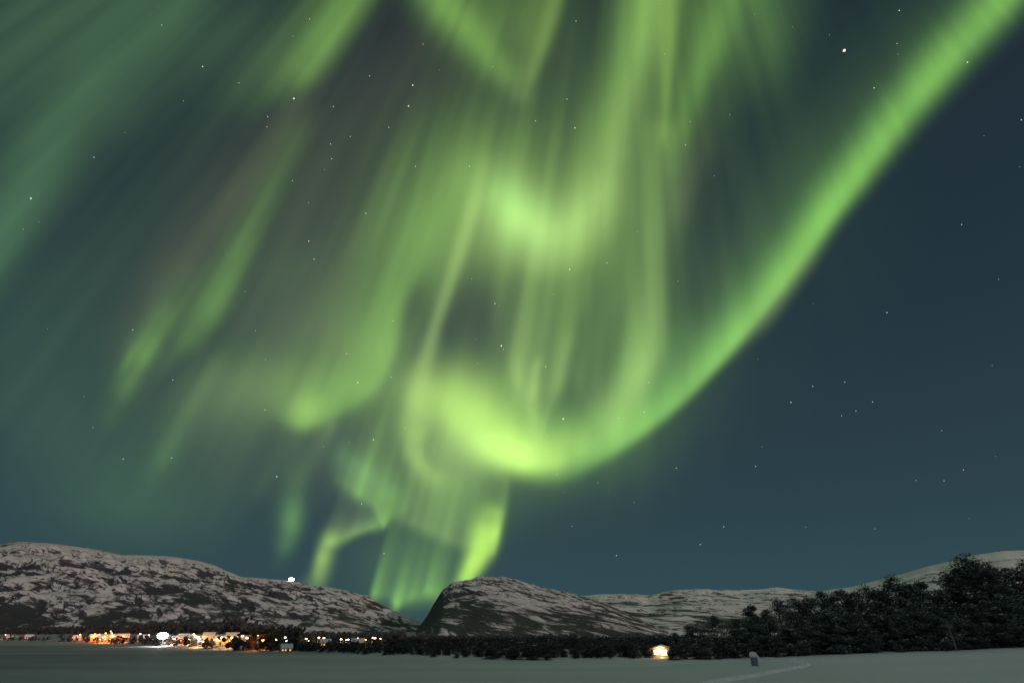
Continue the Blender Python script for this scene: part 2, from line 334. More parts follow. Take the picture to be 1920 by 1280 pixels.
def hang(k, name, label, prims):
    x0, y0, x1, y1 = 1e9, 1e9, -1e9, -1e9
    for p in prims:
        if p[0] == B: q = [(p[2], p[3], 2.2*max(p[4], p[5]))]
        elif p[0] == S: q = [(a[0], a[1], 2.4*max(a[2], a[3])) for a in p[2]]
        else: q = [(a[0], a[1]-m*3*a[3], 40) for a in p[2] for m in (0, 1)]
        for x, y, r in q: x0 = min(x0, x-r); y0 = min(y0, y-r); x1 = max(x1, x+r); y1 = max(y1, y+r)
    x0, y0, x1, y1 = max(x0, -700), max(y0, -420), min(x1, 2500), min(y1, 1184)
    st = FINE.get(name, 5)
    X, Y = np.meshgrid(np.arange(x0, x1, st)+0., np.arange(y0, y1, st)+0.)
    E = emission(name, prims, X, Y)
    lum = E.max(-1); th = .0014
    E = E*(np.maximum(lum-th, 0)/np.maximum(lum, 1e-9))[..., None]
    D = np.stack([(X-960)/F, math.cos(PITCH)-(640-Y)/F*math.sin(PITCH), math.sin(PITCH)+(640-Y)/F*math.cos(PITCH)], -1)
    D /= np.linalg.norm(D, axis=-1, keepdims=True)
    H = 9000+260*k                                     # the height at which this curtain hangs
    R = H/np.maximum(D[..., 2], .13)
    P = D*R[..., None]; P[..., 2] += CAMZ
    n, m = X.shape; i = np.arange((n-1)*(m-1)); a = (i//(m-1))*m+i % (m-1)
    q = np.stack([a, a+m, a+m+1, a+1], 1); lit = (E.max(-1).ravel()[q] > 0).any(1); q = q[lit]
    used = np.unique(q); re = np.full(n*m, -1); re[used] = np.arange(len(used))
    o = mobj(name, P.reshape(-1, 3)[used].tolist(), re[q].tolist(), am, smooth=True)
    ca = o.data.color_attributes.new('glow', 'FLOAT_COLOR', 'POINT')
    c = np.ones((len(used), 4), np.float32); c[:, :3] = E.reshape(-1, 3)[used]; ca.data.foreach_set('color', c.ravel())
    tag(o, label, 'aurora', 'aurora curtains in the night sky')
for k, (name, label, prims) in enumerate(AURORA): hang(k, name, label, prims)

# ---------------------------------------------------------------- stars
STARS = [(1583,95,4.6,0),(58,372,2.6,1),(551,185,2.5,0),(774,160,2,0),(766,199,2.3,2),(1056,785,2.8,1),(940,648,2.3,0),(519,893,1.9,1),(671,717,1.7,0),(700,824,1.6,0),(1078,240,1.7,0),(1068,505,1.6,0),(380,125,1.6,0),(176,295,1.5,1),(686,400,1.4,0),(579,452,1.5,0),(589,486,1.4,0),(928,569,1.5,0),(1023,687,1.4,0),(1138,493,1.2,0),(1208,772,1.2,0),(1417,874,1.3,1),(1483,754,1.5,0),(1524,724,1.4,2),(1584,716,1.2,0),(1663,586,1.4,0),(1803,421,1.1,0),(1682,82,1.2,2),(1063,186,1.3,0),(1004,227,1.2,0),(880,312,1.2,0),(779,312,1.2,0),(625,200,1.1,0),(729,239,1.1,0),(620,270,1.1,0),(622,298,1.1,0),(548,339,1.3,1),(502,219,1,0),(249,618,1.2,0),(324,712,1.1,0),(737,602,1.1,0),(650,663,1.1,0),(733,707,1.2,0),(678,944,1.2,0),(720,1037,1.2,0),(322,858,1,0),(231,860,1,0),(1285,272,1.2,0),(1578,779,1.1,1),(1605,770,1,0),(1636,753,1.1,0),(1770,901,1.1,1),(1268,877,1.1,0),(1313,1020,1,0),(1357,987,1,0),(1156,1041,1,0),(793,83,1,2),(1080,40,1,0),(1639,165,1.6,0),(1686,20,1.6,0),(1814,117,1.8,0),(1915,225,1.7,1),(497,768,1.1,0),(944,655,1.1,2)]
rs = random.Random(3)
STARS += [(rs.uniform(5, 1915), rs.uniform(5, 1000), rs.uniform(.6, .95), rs.choice([0, 0, 1, 2])) for _ in range(70)]
sm_ = [emat('white starlight', (1, .98, .95), 1.0), emat('blue starlight', (.62, .80, 1), 1.0), emat('orange starlight', (1, .74, .55), 1.0)]
LB = {(1583,95): 'large brightest white star at the upper right between two aurora bands', (58,372): 'bright bluish star low in the dim green band at the far left edge', (551,185): 'bright white star just below the tip of the short aurora spear',
      (774,160): 'upper white star of a close pair in the dark gap under the top edge', (766,199): 'lower pinkish star of a close pair in the dark gap under the top edge', (1056,785): 'bright blue white star shining through the aurora right of the swirl',
      (940,648): 'bright white star at the right rim of the dark aurora hole', (519,893): 'bluish star low in the left sky above the mountain ridge'}
bm = bmesh.new(); bmesh.ops.create_icosphere(bm, subdivisions=2, radius=1)
sme = []
for m in sm_:
    me = bpy.data.meshes.new('star'); bm.to_mesh(me); me.materials.append(m); sme.append(me)
bm.free()
for x, y, d, c in STARS:
    o = bpy.data.objects.new('star', sme[c]); COL.objects.link(o)
    v = Vector(ray(x, y)); n = v.length; v.normalize(); DIST = 150000
    o.location = v*DIST+Vector((0, 0, CAMZ)); r = DIST*(max(d, 1.2) if d > .9 else d)*.56/F/n; o.scale = (r, r, r)
    tag(o, LB.get((x, y), {0: 'faint small white star, a single point in the night sky', 1: 'faint small bluish star, a single point in the night sky', 2: 'faint small orange star, a single point in the night sky'}[c]), 'star', 'stars in the night sky')
for m in sm_: m.cycles.emission_sampling = 'NONE'

# ---------------------------------------------------------------- the ground: frozen lake, snow bank, far shore
SH = np.array([(-1200,1199.5),(-300,1199.8),(0,1200.5),(120,1203),(240,1208),(360,1214),(480,1222),(700,1228),(850,1234),(960,1238.5),(1130,1238.5),(1250,1237),(1400,1236),(1600,1232),(2600,1230)])
def shore(a):                                          # depth of the shoreline in the direction X/Y = a
    py = np.interp(a, azi(SH[:, 0]), SH[:, 1]); v = (640-py)/F
    s = -(math.sin(PITCH)+v*math.cos(PITCH))/(math.cos(PITCH)-v*math.sin(PITCH)); return CAMZ/s
def height(x, y):
    x = np.asarray(x, float); y = np.asarray(y, float)
    yy = np.maximum(y, 1.); a = np.where(y > 1, x/yy, np.sign(x)*9); d = yy-shore(np.clip(a, -1.8, 1.8)); d = np.where(y > 1, d, -50)
    land = sm(0, 6, d)*.25+np.clip(d, 0, None)*.010*sm(0, 60, d)+3.4*sm(3, 75, d)*sm(-.35, -.44, a); land = np.minimum(land, 14+.002*np.clip(d, 0, 8000))
    bank = np.clip(.033*(x-16), 0, 3.2)*sm(15, 95, y)*(1-.55*sm(125, 260, y))
    bank = bank*sm(-2, 10, x)+.12*fbm(x/9, y/9, 3, 5)*sm(14, 26, x)
    knoll = 2.3*np.exp(-(x*x+y*y)/625)
    drift = .05*fbm(x/14, y/40, 3, 9)+(.26*fbm(x/3.4+y/30, y/8.5, 4, 19, True)+.30*np.clip(fbm(x/26, y/11, 3, 27), 0, 1))*sm(150, 70, y)*sm(10, 40, y)
    return np.maximum(land, bank)+knoll+drift
def gz(x, y): return float(height(np.array([x]), np.array([y]))[0])
def at(px, py):                                        # where the line of sight meets the ground
    a = azi(px); l = lift(py); ys = np.linspace(20, 900, 9000); z = height(a*ys, ys); f = (CAMZ+l*ys)-z
    k = np.argmax(f < 0) if (f < 0).any() else len(ys)-1
    return Vector((a*ys[k], ys[k], z[k]))

snow, t, b = mat('snow', (.6, .6, .6), .75, .25)
co = t.nodes.new('ShaderNodeTexCoord'); mp = t.nodes.new('ShaderNodeMapping'); mp.inputs['Scale'].default_value = (.012, .05, .05)
n1 = t.nodes.new('ShaderNodeTexNoise'); n1.inputs['Scale'].default_value = 1; n1.inputs['Detail'].default_value = 6
t.links.new(co.outputs['Object'], mp.inputs[0]); t.links.new(mp.outputs[0], n1.inputs['Vector'])
sx = t.nodes.new('ShaderNodeSeparateXYZ'); t.links.new(co.outputs['Object'], sx.inputs[0])
# darker grey out on the lake (left), near white towards the bank (right)
mr = t.nodes.new('ShaderNodeMapRange'); mr.inputs['From Min'].default_value = -75; mr.inputs['From Max'].default_value = 45; mr.inputs['To Min'].default_value = .08; mr.inputs['To Max'].default_value = .98
t.links.new(sx.outputs[0], mr.inputs[0])
mx = t.nodes.new('ShaderNodeMath'); mx.operation = 'MULTIPLY_ADD'; mx.inputs[1].default_value = .55; t.links.new(n1.outputs[0], mx.inputs[0])
sb = t.nodes.new('ShaderNodeMath'); sb.operation = 'SUBTRACT'; sb.inputs[1].default_value = .275; t.links.new(mr.outputs[0], sb.inputs[0]); t.links.new(sb.outputs[0], mx.inputs[2])
rp = t.nodes.new('ShaderNodeValToRGB'); rp.color_ramp.elements[0].color = (.22, .235, .245, 1); rp.color_ramp.elements[1].color = (.80, .82, .82, 1)
t.links.new(mx.outputs[0], rp.inputs[0]); t.links.new(rp.outputs[0], b.inputs['Base Color'])
n2 = t.nodes.new('ShaderNodeTexNoise'); n2.inputs['Scale'].default_value = .9; n2.inputs['Detail'].default_value = 8; n2.inputs['Roughness'].default_value = .65
t.links.new(co.outputs['Object'], n2.inputs['Vector'])
bn = t.nodes.new('ShaderNodeBump'); bn.inputs['Strength'].default_value = .7; bn.inputs['Distance'].default_value = .5
t.links.new(n2.outputs[0], bn.inputs['Height']); t.links.new(bn.outputs[0], b.inputs['Normal'])

ang = np.concatenate([np.linspace(-180, -65, 40), np.linspace(-64.5, 64.5, 300), np.linspace(65, 180, 40)])*math.pi/180
rr = np.concatenate([[.01], np.geomspace(2, 40, 24), np.geomspace(41, 260, 170), np.geomspace(264, 1500, 150), np.geomspace(1600, 60000, 20)])
A, R_g = np.meshgrid(ang, rr); gx, gy = R_g*np.sin(A), R_g*np.cos(A); gzv = height(gx, gy)
gr = grid('snow_field', np.stack([gx, gy, gzv], -1), snow); tag(gr, kind='structure')
# unseen hill added behind the camera to keep moonlight off the near snow
hx, hy = np.meshgrid(np.linspace(-900, 900, 90), np.linspace(-700, -45, 50)); hd = -45-hy
hz = 125*sm(0, 260, hd)*(1-.35*sm(300, 655, hd))*(1-sm(500, 900, np.abs(hx-40)))+7*fbm(hx/60, hy/60, 4, 31)*sm(0, 60, hd)+2.0-4*(1-sm(0, 25, hd))
tag(grid('hill', np.stack([hx, hy, hz], -1), snow), kind='structure')

# ---------------------------------------------------------------- mountains
def rock_snow(name, dip, su, sv, bias, fine, zlo, zhi, dark=(.050, .053, .056), white=(.70, .68, .67), contrast=.05):
    m, t, b = mat(name, white, .85, .1)
    N = t.nodes.new; L = t.links.new
    co = N('ShaderNodeTexCoord')
    def noise(rot, scl, det, dist=0., rough=.55):
        mp = N('ShaderNodeMapping'); mp.vector_type = 'TEXTURE'; mp.inputs['Rotation'].default_value = (0, rot, 0); mp.inputs['Scale'].default_value = scl
        n = N('ShaderNodeTexNoise'); n.inputs['Scale'].default_value = 1; n.inputs['Detail'].default_value = det; n.inputs['Distortion'].default_value = dist; n.inputs['Roughness'].default_value = rough
        L(co.outputs['Object'], mp.inputs[0]); L(mp.outputs[0], n.inputs['Vector']); return n.outputs[0]
    def ma(op, a, c=None, d=None):
        k = N('ShaderNodeMath'); k.operation = op
        for i, q in enumerate((a, c, d)):
            if q is None: continue
            if hasattr(q, 'is_linked'): L(q, k.inputs[i])
            else: k.inputs[i].default_value = q
        return k.outputs[0]
    a = noise(math.radians(dip), (su, su*1.5, sv), 7, 1.2)
    c = noise(math.radians(dip*.6), (su*.32, su*.5, sv*.42), 6, .6, .6)
    big = noise(0, (su*2.6, su*3, sv*3.4), 3, .5)
    s = N('ShaderNodeSeparateXYZ'); L(co.outputs['Object'], s.inputs[0])
    f = N('ShaderNodeMapRange'); f.inputs['From Min'].default_value = zlo; f.inputs['From Max'].default_value = zhi; f.inputs['To Min'].default_value = -.11; f.inputs['To Max'].default_value = .03
    L(s.outputs[2], f.inputs[0])
    v = ma('MULTIPLY_ADD', a, .62, ma('MULTIPLY_ADD', c, fine, ma('MULTIPLY', big, .30)))
    ve = noise(math.radians(dip*1.2), (su*.9, su, sv*2.2), 5, 2.2)
    vr = N('ShaderNodeMapRange'); vr.inputs['From Min'].default_value = 0; vr.inputs['From Max'].default_value = .035; vr.inputs['To Min'].default_value = -.16; vr.inputs['To Max'].default_value = 0
    L(ma('ABSOLUTE', ma('SUBTRACT', ve, .5)), vr.inputs[0])                        # gullies and ledges: thin dark veins
    v = ma('ADD', v, f.outputs[0]); v = ma('ADD', v, bias); v = ma('ADD', v, vr.outputs[0])
    rel = N('ShaderNodeAttribute'); rel.attribute_name = 'relief'; v = ma('MULTIPLY_ADD', rel.outputs['Fac'], .30, v)
    ge = N('ShaderNodeNewGeometry'); sn = N('ShaderNodeSeparateXYZ'); L(ge.outputs['Normal'], sn.inputs[0])
    v = ma('ADD', v, ma('MULTIPLY', ma('SUBTRACT', sn.outputs[2], .82), .55))
    r = N('ShaderNodeValToRGB'); e = r.color_ramp.elements
    mid = .60
    e[0].position = mid-contrast; e[1].position = mid+contrast*1.2; e[0].color = (*dark, 1); e[1].color = (*white, 1)
    k = e.new(mid); k.color = (.21, .20, .20, 1)
    L(v, r.inputs[0]); L(r.outputs[0], b.inputs['Base Color'])
    bn = N('ShaderNodeBump'); bn.inputs['Strength'].default_value = .6; bn.inputs['Distance'].default_value = 8
    L(a, bn.inputs['Height']); L(bn.outputs[0], b.inputs['Normal'])
    return m

def mountain(name, ridge, near, far, amp, m, shape=.85, seed=0, step=4, rows=90, dip=.25, lowz=2, kx=160.):
    r = np.array(ridge, float); px = np.arange(r[0, 0], r[-1, 0]+1, step); py = np.interp(px, r[:, 0], r[:, 1])
    # round the corners of the outline, then roughen it a little
    ker = np.hanning(9); ker /= ker.sum(); py = np.convolve(np.pad(py, 4, 'edge'), ker, 'valid')
    py = py+2.2*fbm(px/22., px*0+seed, 4, seed)
    a = azi(px, py); v = (640-py)/F; l = (math.sin(PITCH)+v*math.cos(PITCH))/(math.cos(PITCH)-v*math.sin(PITCH))
    Df = np.interp(px, *np.array(far, float).T) if hasattr(far, '__len__') else np.full(px.shape, float(far))
    Dn = np.interp(px, *np.array(near, float).T) if hasattr(near, '__len__') else np.full(px.shape, float(near))
    zr = CAMZ+l*Df
    tt = np.concatenate([np.linspace(0, 1, rows), 1+np.geomspace(.02, .9, 12)])[:, None]
    D = Dn+(Df-Dn)*tt; X = a*D
    up = np.minimum(tt, 1)
    z = lowz+(zr-lowz)*(up**shape*(1-.25*np.sin(up*math.pi)*0))
    u = X/kx; w_ = D/kx
    n = fbm(u+dip*w_, w_*1.3, 6, seed+3, True)*1.1+.6*fbm(u*.45, w_*.45, 4, seed+9)
    env = np.sin(np.clip(tt, 0, 1)*math.pi)**.7*(1-.85*sm(.6, .97, tt))*(.35+.65*np.clip((zr-lowz)/200, 0, 1))
    z = z+amp*n*env
    back = np.clip(tt-1, 0, None); z = z-(zr-lowz)*np.clip(back*1.25, 0, 1.2)
    o = grid(name, np.stack([X, D, z], -1), m)
    at = o.data.attributes.new('relief', 'FLOAT', 'POINT'); at.data.foreach_set('value', (n-n.mean()).astype(np.float32).ravel())
    return tag(o, kind='structure')

mA = rock_snow('left fell snow and rock', 19, 100, 11, -.135, .58, 10, 240, white=(.62,.585,.575))
mB = rock_snow('round fell snow and rock', 22, 60, 7, -.205, .66, 10, 140, white=(.62,.585,.575))
mC = rock_snow('back fell snow', 12, 110, 20, -.055, .44, 60, 220, white=(.70, .70, .67))
mountain('mountain', [(-900,1120),(-500,1075),(-250,1050),(-100,1034),(0,1021),(40,1015),(80,1017),(130,1021),(180,1029),(230,1040),(270,1040),(320,1043),(370,1050),(410,1062),(450,1081),(490,1083),(547,1089),(590,1097),(640,1104),(690,1117),(720,1136),(750,1153),(785,1171),(815,1184),(850,1196)],
         760, 2300, 62, mA, .92, 3, dip=.35, step=3, rows=130, kx=120.)
mountain('mountain', [(770,1196),(786,1180),(800,1160),(815,1132),(830,1108),(848,1096),(880,1088),(905,1082),(940,1082),(970,1089),(1010,1102),(1060,1110),(1090,1117),(1130,1130),(1180,1150),(1220,1170),(1260,1190),(1310,1206)],
         400, 1550, 27, mB, .8, 21, dip=.4, kx=80, step=2, rows=110)
mountain('mountain', [(960,1150),(1020,1125),(1060,1119),(1095,1116),(1140,1113),(1190,1112),(1215,1116),(1260,1106),(1320,1104),(1380,1107),(1420,1106),(1460,1103),(1500,1105),(1530,1109),(1600,1118),(1700,1130),(1800,1150)],
         700, 3200, 32, mC, .9, 44, dip=.1, kx=220)
mD = rock_snow('right fell snow', 8, 220, 20, .09, .30, 10, 40, white=(.72, .72, .69))
mountain('mountain', [(1380,1165),(1440,1140),(1500,1120),(1530,1110),(1560,1105),(1600,1099),(1660,1084),(1720,1067),(1780,1051),(1830,1039),(1880,1033),(1920,1031),(2050,1036),(2300,1060),(2700,1110)],
         700, 1700, 10, mD, .8, 61, dip=.1, kx=160)

# ---------------------------------------------------------------- trees
bark = nmat('dark bark', (.035, .03, .026), (.07, .06, .05), 3)
needle = nmat('pine needles', (.085, .110, .100), (.150, .178, .160), 1.3)
twig = nmat('dark twigs', (.060, .068, .064), (.115, .120, .112), 1.1)
boughsnow = nmat('snow on boughs', (.42, .43, .44), (.65, .66, .67), 2)
birch = nmat('pale birch bark', (.13, .13, .12), (.24, .24, .23), 4)
rnd = random.Random(8)
def leafy(mb, c, r, n, size, mi, flat=.55, droop=.2):
    """a bough: many small needle sprays through an uneven flattened clump"""
    for _ in range(n):
        while True:
            p = Vector((rnd.uniform(-1, 1), rnd.uniform(-1, 1), rnd.uniform(-1, 1)))
            if p.length < 1: break
        q = c+Vector((p.x*r, p.y*r, p.z*r*flat-droop*r*(p.x*p.x+p.y*p.y)))
        a = Vector((rnd.gauss(0, 1), rnd.gauss(0, 1), rnd.gauss(0, .55))).normalized(); b_ = a.cross(Vector((rnd.gauss(0, .5), rnd.gauss(0, .5), 1))).normalized()
        s = size*rnd.uniform(.5, 1.3); w_ = s*rnd.uniform(.28, .5)
        snowy = mi is not None and p.z > .25 and rnd.random() < mi
        if snowy: a = Vector((a.x, a.y, a.z*.2)).normalized(); b_ = (a.cross(Vector((0, 0, 1)))+Vector((0, 0, -rnd.uniform(.3, 1.1)))).normalized(); s *= 1.25
        mb.add([q-a*s, q-b_*w_, q+a*s, q+b_*w_], [(0, 1, 2, 3)], 1 if snowy else 0)
def make_pine(H, W, kind):
    root = empty('pine_tree'); tr_ = MB(); cr_ = MB()
    lean = rnd.uniform(-.04, .04)*H
    tr_.tube([(0, 0, -.3), (lean*.2, 0, H*.35), (lean*.7, .1, H*.7), (lean, 0, H*.95)], [H*.018, H*.015, H*.009, .02], 7)
    nb = {2: 84, 4: 70}.get(kind, 56)
    for i in range(nb):
        f = .05+.93*((i+rnd.random())/nb)
        env = {0: (1-f)**.55*(.55+.45*math.sin(f*9+1)), 1: math.sin(min(1, f*1.05)*math.pi)**.6, 2: (1-f)**.5, 3: (1-f)**.8+.12, 4: .55*(1-f)**.3+.5*math.sin(f*math.pi)**.7}[kind]
        rad = W*.5*env*rnd.uniform(.35, 1.05)+.15; th = rnd.uniform(0, 6.283)
        p0 = Vector((lean*f, 0, f*H*.93)); p1 = Vector((lean*f+rad*math.cos(th), rad*math.sin(th), f*H+rnd.uniform(-.05, .03)*H))
        if rad > .5: tr_.tube([p0, (p0+p1)/2+Vector((0, 0, .12*rad)), p1], [H*.006*(1.1-f), H*.004*(1.1-f), .012], 4)
        snow_share = .42 if rnd.random() < .38 else 0.04
        leafy(cr_, p1, (.085+.05*rnd.random())*W+.32, 84, .28, snow_share)
        if rad > 1.2: leafy(cr_, (p0*.4+p1*.6), .07*W+.25, 40, .26, snow_share*.6)
    leafy(cr_, Vector((lean, 0, H*.97)), .22+.02*W, 26, .28, 0)
    tr_.build('trunk', bark, root); cr_.build('crown', [needle, boughsnow], root)
    return root
def make_scrub(H, W):
    root = empty('scrub_tree'); tr_ = MB(); cr_ = MB()
    for i in range(5):
        th = rnd.uniform(0, 6.283); tip = Vector((math.cos(th)*W*.35*rnd.random(), math.sin(th)*W*.35*rnd.random(), H*rnd.uniform(.6, .95)))
        base = Vector((math.cos(th)*.12, math.sin(th)*.12, -.2)); mid = (base+tip)/2+Vector((rnd.uniform(-.15, .15), rnd.uniform(-.15, .15), 0))
        tr_.tube([base, mid, tip], [.06, .045, .012], 5)
        for j in range(9):
            c = base.lerp(tip, rnd.uniform(.06, 1.0))+Vector((rnd.gauss(0, .16)*W, rnd.gauss(0, .16)*W, rnd.gauss(0, .05)*H))
            leafy(cr_, c, .17*W+.1, 26, .22, .03, .8, 0)
    tr_.build('trunk', bark, root); cr_.build('crown', [twig, boughsnow], root)
    return root
PROTO = [(12, 8.5, 4), (11, 8.5, 1), (13, 12, 2), (10, 6.5, 3), (11, 9, 4), (12, 10, 1)]
pines = [make_pine(*p) for p in PROTO]; fresh = [True]*len(pines)
def plant(protos, k, first, x, y, z, h, h0, rz, wide=1.0):
    o = protos[k] if first[k] else copy_tree(protos[k]); first[k] = False
    o.location = (x, y, z); s = h/h0; o.scale = (s*wide, s*wide, s); o.rotation_euler = (0, 0, rz); return o
TG = 'dark trees along the right shore'
TL = [(1265,1185),(1300,1170),(1345,1153),(1385,1158),(1415,1134),(1445,1142),(1470,1124),(1500,1120),(1530,1120),(1555,1109),(1585,1106),(1620,1110),(1645,1100),(1668,1106),(1702,1082),(1722,1094),(1750,1090),(1778,1104),(1810,1093),(1834,1066),(1858,1047),(1884,1060),(1908,1082),(1934,1064),(1975,1055),(2020,1062),(2080,1060),(2140,1080)]
LBT = {1858: 'tallest broad dark tree rising near the right edge of the forest', 1702: 'dark pine with a lone rounded top above its neighbours before the pale hill', 1750: 'slim dark pine between the lone round top and the big broad tree',
       1415: 'dark tree with a pointed top at the forest end left of the pale hill', 1585: 'broad dark tree whose top just reaches the skyline of the far hill', 1934: 'dark tree cut by the right edge of the picture', 1265: 'low dark tree at the left end of the forest behind the lit cabin', 1345: 'dark tree behind and between the lit cabin and the snow capped drum'}
for n, (px, yt) in enumerate(TL):
    D = 118+8*rnd.random(); x = azi(px)*D; z = gz(x, D); h = CAMZ+lift(yt)*D-z
    k = 2 if px in (1858,) else (3 if px in (1750, 1722, 1415) else rnd.choice([0, 1, 4, 5]))
    o = plant(pines, k, fresh, x, D, z-.1, h/.985, PROTO[k][0], rnd.uniform(0, 6), 1.25 if k == 2 else (1.0 if h > 6 else 1.35))
    tag(o, LBT.get(px, 'dark snow dusted tree in the back row of the right forest'), 'tree', TG)
for n, px in enumerate(np.arange(1262, 2180, 19)):
    top = np.interp(px, [p for p, _ in TL], [q for _, q in TL]); f = rnd.uniform(.38, .80)
    D = 104+7*rnd.random(); x = azi(px+rnd.uniform(-7, 7))*D; z = gz(x, D); yb = 1230
    h = max(2.2, (CAMZ+lift(yb+(top-yb)*f)*D-z)); k = rnd.choice([0, 1, 4, 5, 3])
    o = plant(pines, k, fresh, x, D, z-.1, h, PROTO[k][0], rnd.uniform(0, 6), 1.15 if h > 5 else 1.5)
    tag(o, 'lower dark tree with snow on its boughs in the front row of the right forest', 'tree', TG)
scrubs = [make_scrub(4, 3.2), make_scrub(3.6, 2.6), make_scrub(4.4, 3.0)]; fs = [True]*3
def scrub(px, D, h, lab):
    x = azi(px)*D; k = rnd.randrange(3)
    o = plant(scrubs, k, fs, x, D, gz(x, D)-.05, h, 4, rnd.uniform(0, 6), rnd.uniform(1.2, 2.1)); tag(o, lab, 'tree', 'dark scrub trees along the far shore')
for row, (d0, hh) in enumerate([(1.5, 1.6), (6, 1.9), (13, 2.1), (24, 2.2), (40, 2.1), (58, 2.0)]):
    for px in np.arange(795+5*row, 1275, 16):
        p = px+rnd.uniform(-10, 10); D = float(shore(azi(p)))+d0+rnd.uniform(0, 9)
        scrub(p, D, hh*(rnd.uniform(.5, 1.2) if rnd.random() < .85 else rnd.uniform(1.4, 2.0))*(.72+.28*math.sin((p-780)/480*3.1)), 'dark leafless scrub tree in the thicket below the round mountain')
for row, (d0, hh) in enumerate([(3, 2.0), (14, 2.2), (30, 2.2)]):
    for px in np.arange(455+6*row, 800, 19):
        p = px+rnd.uniform(-6, 6); D = float(shore(azi(p)))+d0+rnd.uniform(0, 8)
        scrub(p, D, hh*rnd.uniform(.7, 1.15), 'dark leafless scrub tree on the spit right of the village lights')
# the far wood along the left shore and up the foot of the fells: one mass nobody could count
fw = MB(); farm = nmat('far twigs', (.022, .026, .025), (.05, .055, .052), .3)
for i in range(6200):
    px = rnd.uniform(-260, 1330) if i < 4200 else rnd.uniform(740, 1330); a = azi(px); D = float(shore(a)); f = rnd.random()**1.3
    D = D+(4 if px < 760 else 45)+f*(330 if px < 500 else (420 if px < 760 else 200)); x = a*D; z = gz(x, D); h = rnd.uniform(2.5, 5.5)*(1 if f > .12 else .7)*(1 if px < 560 else (.55 if px < 760 else .34))
    if px < 470 and 12 < D-float(shore(a)) < 80 and rnd.random() < .9: continue           # the clearing of the village
    c = Vector((x, D, z+h*.5)); r = h*rnd.uniform(.3, .5)
    for _ in range(12):
        q = c+Vector((rnd.gauss(0, r*.55), rnd.gauss(0, r*.55), rnd.gauss(0, h*.26))); s = r*rnd.uniform(.35, .8)
        d = Vector((rnd.gauss(0, 1), rnd.gauss(0, 1), rnd.gauss(0, 1))).normalized(); e = d.orthogonal().normalized()
        fw.add([q-d*s, q-e*s*.7, q+d*s, q+e*s*.7], [(0, 1, 2, 3)])
tag(fw.build('far_wood', farm), 'dark far wood along the left shore at the foot of the mountains', 'wood', kind='stuff')

# ---------------------------------------------------------------- village lights
wallm = [nmat('pale boards', (.36, .32, .27), (.46, .42, .36), 2, vec=(1, 1, 6)), nmat('red boards', (.22, .06, .045), (.30, .09, .06), 2, vec=(1, 1, 6)), nmat('ochre boards', (.45, .30, .12), (.55, .38, .17), 2, vec=(1, 1, 6))]
roofm = nmat('roof snow', (.62, .63, .64), (.78, .79, .80), 1.5); brick = nmat('chimney brick', (.12, .07, .06), (.2, .1, .08), 6)
glassw = emat('warm lit window', (1, .40, .10), 1.6); doorm = nmat('door paint', (.06, .05, .05), (.1, .08, .07), 3)
postm = nmat('grey steel', (.12, .12, .12), (.18, .18, .18), 5); sodium = emat('sodium lamp', (1, .42, .12), 14); led = emat('white lamp', (1, .93, .92), 40); warm = emat('warm lamp', (1, .66, .34), 16)
def make_house(w_, d_, h_, wm):
    r = empty('house'); a = MB(); a.box(-w_/2, w_/2, -d_/2, d_/2, -.6, h_)
    a.add([(-w_/2, -d_/2, h_), (-w_/2, d_/2, h_), (-w_/2, 0, h_+d_*.42), (w_/2, -d_/2, h_), (w_/2, d_/2, h_), (w_/2, 0, h_+d_*.42)], [(0, 1, 2), (3, 5, 4)])
    a.build('wall', wm, r)
    b_ = MB(); o = .45; t_ = .22; k = .42
    for s in (-1, 1):
        y1, z1 = s*(d_/2+o), h_-o*.84
        b_.add([(-w_/2-o, y1, z1+.02), (w_/2+o, y1, z1+.02), (w_/2+o, 0, h_+d_*k+.05), (-w_/2-o, 0, h_+d_*k+.05), (-w_/2-o, y1, z1+t_+.1), (w_/2+o, y1, z1+t_+.1), (w_/2+o, 0, h_+d_*k+t_+.1), (-w_/2-o, 0, h_+d_*k+t_+.1)],
               [(0, 1, 2, 3), (4, 5, 6, 7), (0, 1, 5, 4), (0, 3, 7, 4), (1, 2, 6, 5)])
    rf = b_.build('roof', roofm, r); c = MB(); c.box(w_*.2, w_*.2+.6, -.3, .3, h_+d_*.25, h_+d_*k+.9); c.build('chimney', brick, rf)
    for x in (-w_*.34, -w_*.08, w_*.32):
        m_ = MB(); m_.box(x-.5, x+.5, -d_/2-.05, -d_/2-.01, .95, 2.1); m_.build('window', glassw, r)
    m_ = MB(); m_.box(w_*.1, w_*.1+.95, -d_/2-.06, -d_/2-.01, -.2, 2); m_.build('door', doorm, r)
    return r
houses = [make_house(9, 7, 3.0, wallm[0]), make_house(11, 7.5, 3.2, wallm[1]), make_house(8, 6.5, 4.8, wallm[2])]; fh = [True]*3
def make_lamp(head, col, power, H=6.0):
    r = empty('street_lamp'); p = MB(); p.tube([(0, 0, -.3), (0, 0, H-.3), (0, -.25, H), (0, -.9, H+.1)], [.09, .07, .05, .045], 6); p.build('post', postm, r)
    h = MB(); h.lathe([(.10, .12), (.34, .08), (.42, -.06), (.30, -.24), (.08, -.30)], 10, (0, -1.1, H)); hd = h.build('lamp_head', head, r)
    L = bpy.data.lights.new('lamp_glow', 'POINT'); L.energy = power; L.color = col; L.shadow_soft_size = .3
    lo = bpy.data.objects.new('lamp_glow', L); COL.objects.link(lo); lo.parent = r; lo.location = (0, -1.1, H-.6)
    return r
lamps = {'o': make_lamp(sodium, (1, .22, .03), 1300, 3.2), 'w': make_lamp(warm, (1, .50, .20), 600, 3.2), 's': make_lamp(warm, (1, .66, .36), 120, 3.2)}; fl = {k: True for k in lamps}
